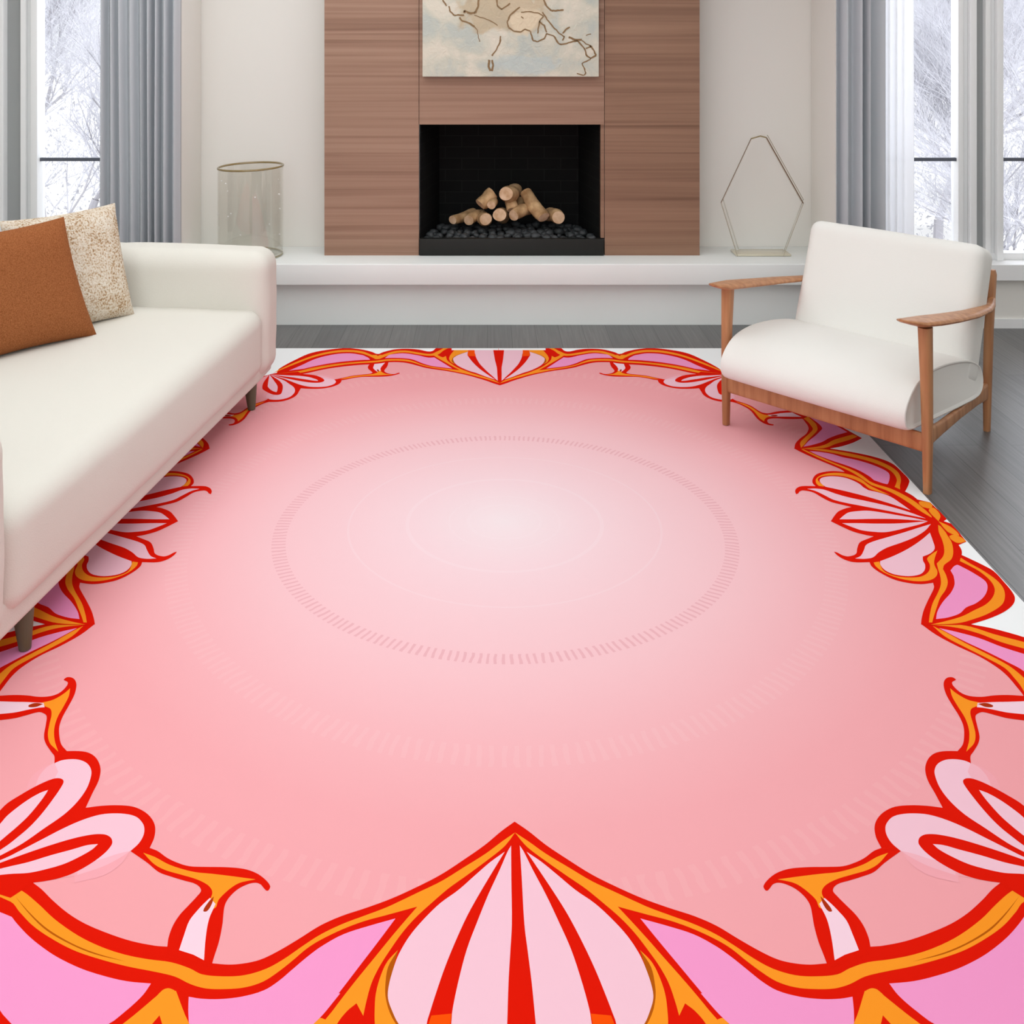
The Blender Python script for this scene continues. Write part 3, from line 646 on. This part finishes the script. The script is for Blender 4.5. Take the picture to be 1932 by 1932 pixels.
def RC(*c):
    q = C(*c); return (q[0]*.925, q[1]*.925, q[2]*.925, 1)
def field_mat():
    m = mat('rug_pink_field', C(245, 168, 174), .95, spec=.05); nt = m.node_tree; b = nt.nodes['Principled BSDF']; L = nt.links.new
    def mth(op, a, bb=None, c=None, clampv=False):
        n = nt.nodes.new('ShaderNodeMath'); n.operation = op; n.use_clamp = clampv
        for i, v in enumerate((a, bb, c)):
            if v is None: continue
            if isinstance(v, (int, float)): n.inputs[i].default_value = v
            else: L(v, n.inputs[i])
        return n.outputs[0]
    tc = nt.nodes.new('ShaderNodeTexCoord'); s = nt.nodes.new('ShaderNodeSeparateXYZ'); L(tc.outputs['Object'], s.inputs[0])
    x, y = s.outputs[0], s.outputs[1]
    r = mth('SQRT', mth('ADD', mth('MULTIPLY', x, x), mth('MULTIPLY', y, y)))
    ry = mth('DIVIDE', y, 1.08); re = mth('SQRT', mth('ADD', mth('MULTIPLY', x, x), mth('MULTIPLY', ry, ry)))
    st = [(0, (246, 228, 232)), (.3, (247, 215, 221)), (.6, (247, 204, 210)), (.85, (247, 196, 202)), (1.1, (246, 183, 189)), (1.35, (245, 171, 177)), (1.7, (245, 166, 172)), (2.3, (245, 158, 167))]
    rp = ramp(nt, [(p/2.5, RC(*c)) for p, c in st]); L(mth('DIVIDE', re, 2.5), rp.inputs[0])
    th = mth('ARCTAN2', y, x)
    y2 = mth('ADD', y, .03)
    r2 = mth('SQRT', mth('ADD', mth('MULTIPLY', x, x), mth('MULTIPLY', y2, y2)))
    nz = nt.nodes.new('ShaderNodeTexNoise'); nz.inputs['Scale'].default_value = 14; L(tc.outputs['Object'], nz.inputs['Vector'])
    def ring(rr, R, hw_, N, thr):
        band = mth('LESS_THAN', mth('ABSOLUTE', mth('SUBTRACT', rr, R)), hw_)
        sn = mth('SINE', mth('ADD', mth('MULTIPLY', th, N), mth('MULTIPLY', nz.outputs[0], 5)))
        return mth('MULTIPLY', band, mth('GREATER_THAN', sn, thr))
    def over(base, col, fac):
        mx = nt.nodes.new('ShaderNodeMix'); mx.data_type = 'RGBA'; L(fac, mx.inputs[0]); L(base, mx.inputs[6]); mx.inputs[7].default_value = col; return mx.outputs[2]
    c = over(rp.outputs[0], RC(216, 132, 146), mth('MULTIPLY', ring(r2, .795, .024, 230, .35), .34))
    c = over(c, RC(252, 214, 214), mth('MULTIPLY', ring(re, 1.13, .035, 250, .3), .13))
    c = over(c, RC(252, 205, 206), mth('MULTIPLY', ring(re, 1.52, .035, 260, .3), .10))
    for R, wv in ((.35, .007), (.13, .006), (.2, .004), (.56, .004)):
        c = over(c, RC(253, 238, 242), mth('MULTIPLY', mth('LESS_THAN', mth('ABSOLUTE', mth('SUBTRACT', r, R)), wv), .14 if R > .3 else .08))
    L(c, b.inputs['Base Color'])
    return m
rugm = [field_mat()]
for nm, c in [('rug_red', (226, 22, 2)), ('rug_orange', (255, 152, 38)), ('rug_violet_pink', (247, 155, 204)), ('rug_pale_petal', (247, 198, 213)), ('rug_white', (252, 254, 255)),
              ('rug_hot_orange', (252, 82, 4)), ('rug_brown_line', (184, 88, 10)), ('rug_pale_neck', (250, 212, 226)), ('rug_petal_fade_outer', (246, 169, 178)), ('rug_petal_fade_inner', (247, 182, 194)), ('rug_dark_fleck', (176, 50, 14))]:
    rugm.append(mat(nm, RC(*c), .95, spec=.05))
bm = bmesh.new()
# pile body of the rug, slim box
r0 = bmesh.ops.create_cube(bm, size=1)
for v in r0['verts']: v.co = Vector((v.co.x*2*RA, v.co.y*2*RB, RZ*(v.co.z+.5)))
for f in bm.faces: f.material_index = 0 if f.normal.z > .5 else 5
for k, (ci, s, ys) in enumerate(SH):
    pts = smooth(parse(s)); z = RZ+.000012*(k+1)
    tris = tessellate_polygon([[Vector((a, b, 0)) for a, b in pts]])
    for t in tris:
        pl = clip([pts[i] for i in t], RA, RB)
        if len(pl) < 3: continue
        for sx_ in (1, -1):
            for sy_ in ys:
                vs = [(sx_*a, sy_*b) for a, b in pl]
                ar = sum(vs[i-1][0]*vs[i][1]-vs[i][0]*vs[i-1][1] for i in range(len(vs)))
                if abs(ar) < 1e-10: continue
                if ar < 0: vs.reverse()
                f = bm.faces.new([bm.verts.new((a, b, z)) for a, b in vs]); f.material_index = ci
rug = link('rug', bm, rugm, smooth=False, loc=(RCX, RCY, 0))
tag(rug, 'large pink rug with red and orange scrolling petal border on the floor', 'rug')

# ------------------------------------------------------------------ sofa
so = tag(empty('sofa', (-1.312, 2.829, 0), -math.atan2(.1213, .9926)), 'cream upholstered sofa with rounded arms standing on the left of the rug', 'sofa')
link('seat_cushion', rbox(-.93, .022, .02, 2.10, .17, .478, .07, 30, (.012, 0, .018), .006, 1), M['sofa'], so)
link('base', rbox(-1.13, -.006, -.2, 2.28, .125, .23, .02, 12, (0, 0, 0), .002, 2), M['sofa'], so)
link('arm', rbox(-1.14, .028, 2.055, 2.30, .14, .735, .085, 24, (.0, .012, .006), .012, 3), M['sofa'], so)
link('arm', rbox(-1.14, .028, -.235, .03, .14, .735, .085, 24, (.0, .012, .006), .007, 4), M['sofa'], so)
link('backrest', rbox(-1.16, -.90, -.2, 2.27, .14, .735, .085, 24, (.012, 0, .004), .005, 5), M['sofa'], so)
for (lx, ly, z0) in ((-.045, .19, RZ+.002), (-.045, 2.083, RZ+.002), (-1.08, .19, 0), (-1.08, 2.083, 0)):
    bm = bmesh.new(); tube(bm, [(lx, ly, .15), (lx, ly, .08), (lx+.004, ly, z0)], [.030, .026, .017], 16); link('leg', bm, M['olive'], so)
# pillows
def pillow(name, bl, br, tl, tr, thick, m, label):
    """four corner points of the visible face centre plane"""
    bl, br, tl, tr = map(Vector, (bl, br, tl, tr)); c = (bl+br+tl+tr)/4
    nrm = (br-bl).cross(tl-bl).normalized(); n = 28; bm = bmesh.new(); g = {}
    for side in (1, -1):
        for i in range(n+1):
            for j in range(n+1):
                u, v = 2*i/n-1, 2*j/n-1
                if side == -1 and (i in (0, n) or j in (0, n)): g[side, i, j] = g[1, i, j]; continue
                uu = u*(1-.055*(1-v*v)); vv = v*(1-.055*(1-u*u))
                p = (bl*(1-uu)*(1-vv)+br*(1+uu)*(1-vv)+tl*(1-uu)*(1+vv)+tr*(1+uu)*(1+vv))/4-c
                h = thick*(max(0, 1-u**4)*max(0, 1-v**4))**.55
                h *= 1+.08*noise.noise(Vector((u*2, v*2, side)))
                g[side, i, j] = bm.verts.new(p+nrm*h*side)
    for side in (1, -1):
        for i in range(n):
            for j in range(n):
                q = (g[side, i, j], g[side, i+1, j], g[side, i+1, j+1], g[side, i, j+1])
                bm.faces.new(q if side == 1 else q[::-1])
    bmesh.ops.recalc_face_normals(bm, faces=bm.faces[:])
    o = link(name, bm, m, loc=c); tag(o, label, 'cushion'); return o
u1 = Vector((-.58, -.81, 0))*.56
br = Vector((-1.605, 4.78, .482)); tr = Vector((-1.722, 4.86, .975))
pillow('cushion', br+u1, br, tr+u1+Vector((0, 0, .0)), tr, .075, M['boucle'], 'cream and tan flecked boucle cushion behind the rust cushion')
u2 = Vector((-.66, -.75, 0))*.54
br = Vector((-1.65, 4.44, .488)); tr = Vector((-1.785, 4.43, .99))
pillow('cushion', br+u2, br, tr+u2+Vector((0, 0, -.02)), tr, .07, M['rust'], 'rust brown woven cushion leaning in front on the sofa')

# ------------------------------------------------------------------ armchair
ch = tag(empty('armchair', (1.38, 4.3785, 0), -math.atan2(.737, .675)), 'low armchair with cream cushions and an oiled wooden frame right of the rug', 'armchair')
W = M['chair_wood']
X_, Y_ = Vector((1, 0, 0)), Vector((0, 1, 0)); Z_ = Vector((0, 0, 1))
def leg(pts, hw_, hd_):
    bm = bmesh.new(); loft(bm, [(p, X_*a, Y_*b) for p, a, b in zip(pts, hw_, hd_)], 16, 3); return link('leg', bm, W, ch)
leg([(-.459, 0, RZ+.003), (-.459, 0, .2), (-.455, 0, .45), (-.450, .0, .618)], [.014, .018, .021, .024], [.016, .02, .024, .028])
leg([(.459, 0, .0), (.459, 0, .2), (.455, 0, .45), (.450, .0, .635)], [.014, .018, .021, .024], [.018, .022, .026, .030])
for sx_ in (-1, 1):
    leg([(sx_*.354, .806, 0), (sx_*.356, .806, .2), (sx_*.36, .812, .45), (sx_*.372, .822, .69), (sx_*.372, .824, .712)], [.013, .016, .017, .015, .01], [.018, .024, .026, .022, .014])
    # paddle armrest
    dz = 0 if sx_ > 0 else -.022
    path = [(-.148, .425, .684+dz, .008, .005), (-.125, .430, .677+dz, .034, .008), (-.06, .438, .662+dz, .054, .014), (.05, .448, .650+dz, .058, .016), (.2, .452, .632+dz, .054, .015), (.4, .450, .610+dz, .044, .014), (.6, .432, .590+dz, .030, .013), (.72, .405, .580+dz, .021, .012), (.80, .378, .588+dz, .016, .011)]
    bm = bmesh.new(); loft(bm, [((sx_*a, b, z), X_*hw_, Z_*hz) for b, a, z, hw_, hz in path], 18, 2.2)
    link('armrest', bm, W, ch)
    bm = bmesh.new()
    loft(bm, [((sx_*(.459-.105*b/.806), b, z), X_*.012, Z_*hz) for b, z, hz in ((.0, .215, .036), (.15, .205, .026), (.4, .195, .022), (.65, .185, .027), (.806, .178, .040))], 14, 4)
    link('side_rail', bm, W, ch)
bm = bmesh.new(); loft(bm, [((x, 0, .19), Y_*.012, Z_*.036) for x in (-.455, 0, .455)], 14, 4); link('front_rail', bm, W, ch)
bm = bmesh.new(); loft(bm, [((x, .79, .18), Y_*.012, Z_*.035) for x in (-.35, 0, .35)], 14, 4); link('rear_rail', bm, W, ch)
bm = bmesh.new(); loft(bm, [((x, .80, .60), Y_*.012, Z_*.03) for x in (-.36, 0, .36)], 14, 4); link('rear_rail', bm, W, ch)
bm = bmesh.new()
for k in range(6): box(bm, -.36, .36, .1+k*.11, .15+k*.11, .222, .226)
for k in range(5): box(bm, -.30+k*.14, -.26+k*.14, .02, .76, .227, .230)
link('webbing', bm, M['strap'], ch, smooth=False)
# cushions
def tilt(bm, piv, ang):
    Mx = Matrix.Translation(piv) @ Matrix.Rotation(ang, 4, 'X') @ Matrix.Translation(-Vector(piv))
    bm.transform(Mx); return bm
prof = [(.57, .245), (.61, .275), (.61, .325), (.575, .375), (.48, .415), (.35, .437), (.2, .446), (.08, .438), (-.015, .412), (-.075, .368), (-.108, .318), (-.106, .272), (-.08, .243), (0, .236), (.2, .236), (.42, .237)]
pv = [(p[0], p[1], False) for p in prof]; pr_ = smooth(pv, 4)
sb = bmesh.new(); rows = []; cyy, czz = .27, .34
for x, k_ in [(-.412, .80), (-.420, .90), (-.418, .95), (-.408, .985), (-.39, 1), (-.3, 1.012), (-.15, 1.02), (0, 1.022), (.15, 1.02), (.3, 1.012), (.39, 1), (.408, .985), (.418, .95), (.420, .90), (.412, .80)]:
    rows.append([sb.verts.new((x, cyy+(a-cyy)*(1-(1-k_)*.28 if k_ < 1 else k_**.3), czz+(b-czz)*(k_ if k_ >= 1 else 1-(1-k_)*.9))) for a, b in pr_])
for ra, rb_ in zip(rows, rows[1:]):
    for i in range(len(ra)): sb.faces.new((ra[i], ra[(i+1) % len(ra)], rb_[(i+1) % len(ra)], rb_[i]))
sb.faces.new(rows[0][::-1]); sb.faces.new(rows[-1]); bmesh.ops.recalc_face_normals(sb, faces=sb.faces[:])
link('seat_cushion', tilt(sb, (0, 0, .235), -.04), M['chair_fabric'], ch)
bb = rbox(-.41, .415, .42, .58, .275, .868, .05, 28, (.0, .014, .002), .003, 9)
link('back_cushion', tilt(bb, (0, .50, .275), -.33), M['chair_fabric'], ch)

# ------------------------------------------------------------------ frosted trees outside
def tree(x, y, h, seed, label):
    rr = random.Random(seed); tb = bmesh.new(); tw = bmesh.new(); n_tw = [0]
    def seg(bm, a, b, r0, r1, n=3):
        t = (b-a).normalized(); s = t.cross(Vector((.3, .2, 1))); s = s.normalized() if s.length > .01 else X_; u = s.cross(t)
        A = [bm.verts.new(a+(s*math.cos(2*PI*i/n)+u*math.sin(2*PI*i/n))*r0) for i in range(n)]
        Bv = [bm.verts.new(b+(s*math.cos(2*PI*i/n)+u*math.sin(2*PI*i/n))*r1) for i in range(n)]
        for i in range(n): bm.faces.new((A[i], A[(i+1) % n], Bv[(i+1) % n], Bv[i]))
    def grow(p, d, L, r, lev):
        k = 3 if lev < 3 else 2; q = p
        for i in range(k):
            d2 = (d+Vector((rr.uniform(-.25, .25), rr.uniform(-.25, .25), rr.uniform(-.1, .18)))).normalized()
            e = q+d2*L/k; ra, rb_ = r*(1-.4*i/k), r*(1-.4*(i+1)/k)
            seg(tb if lev < 3 else tw, q, e, ra, rb_, 6 if lev < 2 else 3)
            if lev < 5 and (i > 0 or lev > 0):
                for _ in range(3 if lev < 4 else 2):
                    a = rr.uniform(0, 2*PI); sp = rr.uniform(.5, 1.0)
                    dd = (d2+Vector((math.cos(a)*sp, math.sin(a)*sp, rr.uniform(-.15, .4)))).normalized()
                    grow(e, dd, L*rr.uniform(.55, .72), rb_*.62, lev+1)
            q = e; d = d2
    root = empty('tree', (x, y, -2.7))
    grow(Vector((0, 0, 0)), Vector((0, 0, 1)), h*.45, h*.013, 0)
    link('trunk', tb, M['bark'], root, smooth=False); link('twigs', tw, M['twig'], root, smooth=False)
    tag(root, label, 'tree', 'frosted trees outside the windows')
    return root
for k, (x, y, h, lab) in enumerate([
    (-5.4, 12.5, 5.6, 'frosted tree outside the left window, its branches in front of the other'),
    (-8.6, 20.5, 7.4, 'fainter frosted tree further away outside the left window'),
    (5.0, 11.8, 5.2, 'frosted tree outside the right window, beside the sheer curtain'),
    (6.9, 14.2, 6.0, 'frosted tree outside the window at the right edge, behind the armchair'),
    (7.9, 18.5, 7.0, 'faint frosted tree further away outside the right window'),
    (11.3, 23.0, 8.0, 'faint frosted tree further away at the right edge')]): tree(x, y, h, 20+k, lab)

def flecks(x0, x1, y0, y1, z0, z1, n, seed, label):
    """fine frosted foliage far away: small leaf flecks too many to count"""
    rr = random.Random(seed); bm = bmesh.new(); cx, cy = (x0+x1)/2, (y0+y1)/2
    while n > 0:
        x, y, z = rr.uniform(x0, x1), rr.uniform(y0, y1), z0+(z1-z0)*rr.random()**1.25
        if noise.noise(Vector((x*.9, y*.9, z*.9))) < rr.uniform(-.35, .25): continue
        n -= 1; r = rr.uniform(.02, .06)*y/20; c = Vector((x-cx, y-cy, z))
        vs = [bm.verts.new(c+Vector((rr.uniform(-1, 1), rr.uniform(-1, 1), rr.uniform(-1, 1)))*r) for _ in range(3)]
        bm.faces.new(vs)
    o = link('frosted_foliage', bm, M['fleck'], smooth=False, loc=(cx, cy, 0))
    tag(o, label, 'foliage', kind='stuff')
M['fleck'] = mat('frosted_leaf', C(190, 190, 196), .9)
flecks(-13, -5.6, 17, 26, -2.7, 2.6, 9000, 1, 'fine frosted undergrowth far outside the left window')
flecks(6.2, 14.5, 17, 26, -2.7, 2.6, 9000, 2, 'fine frosted undergrowth far outside the right window')
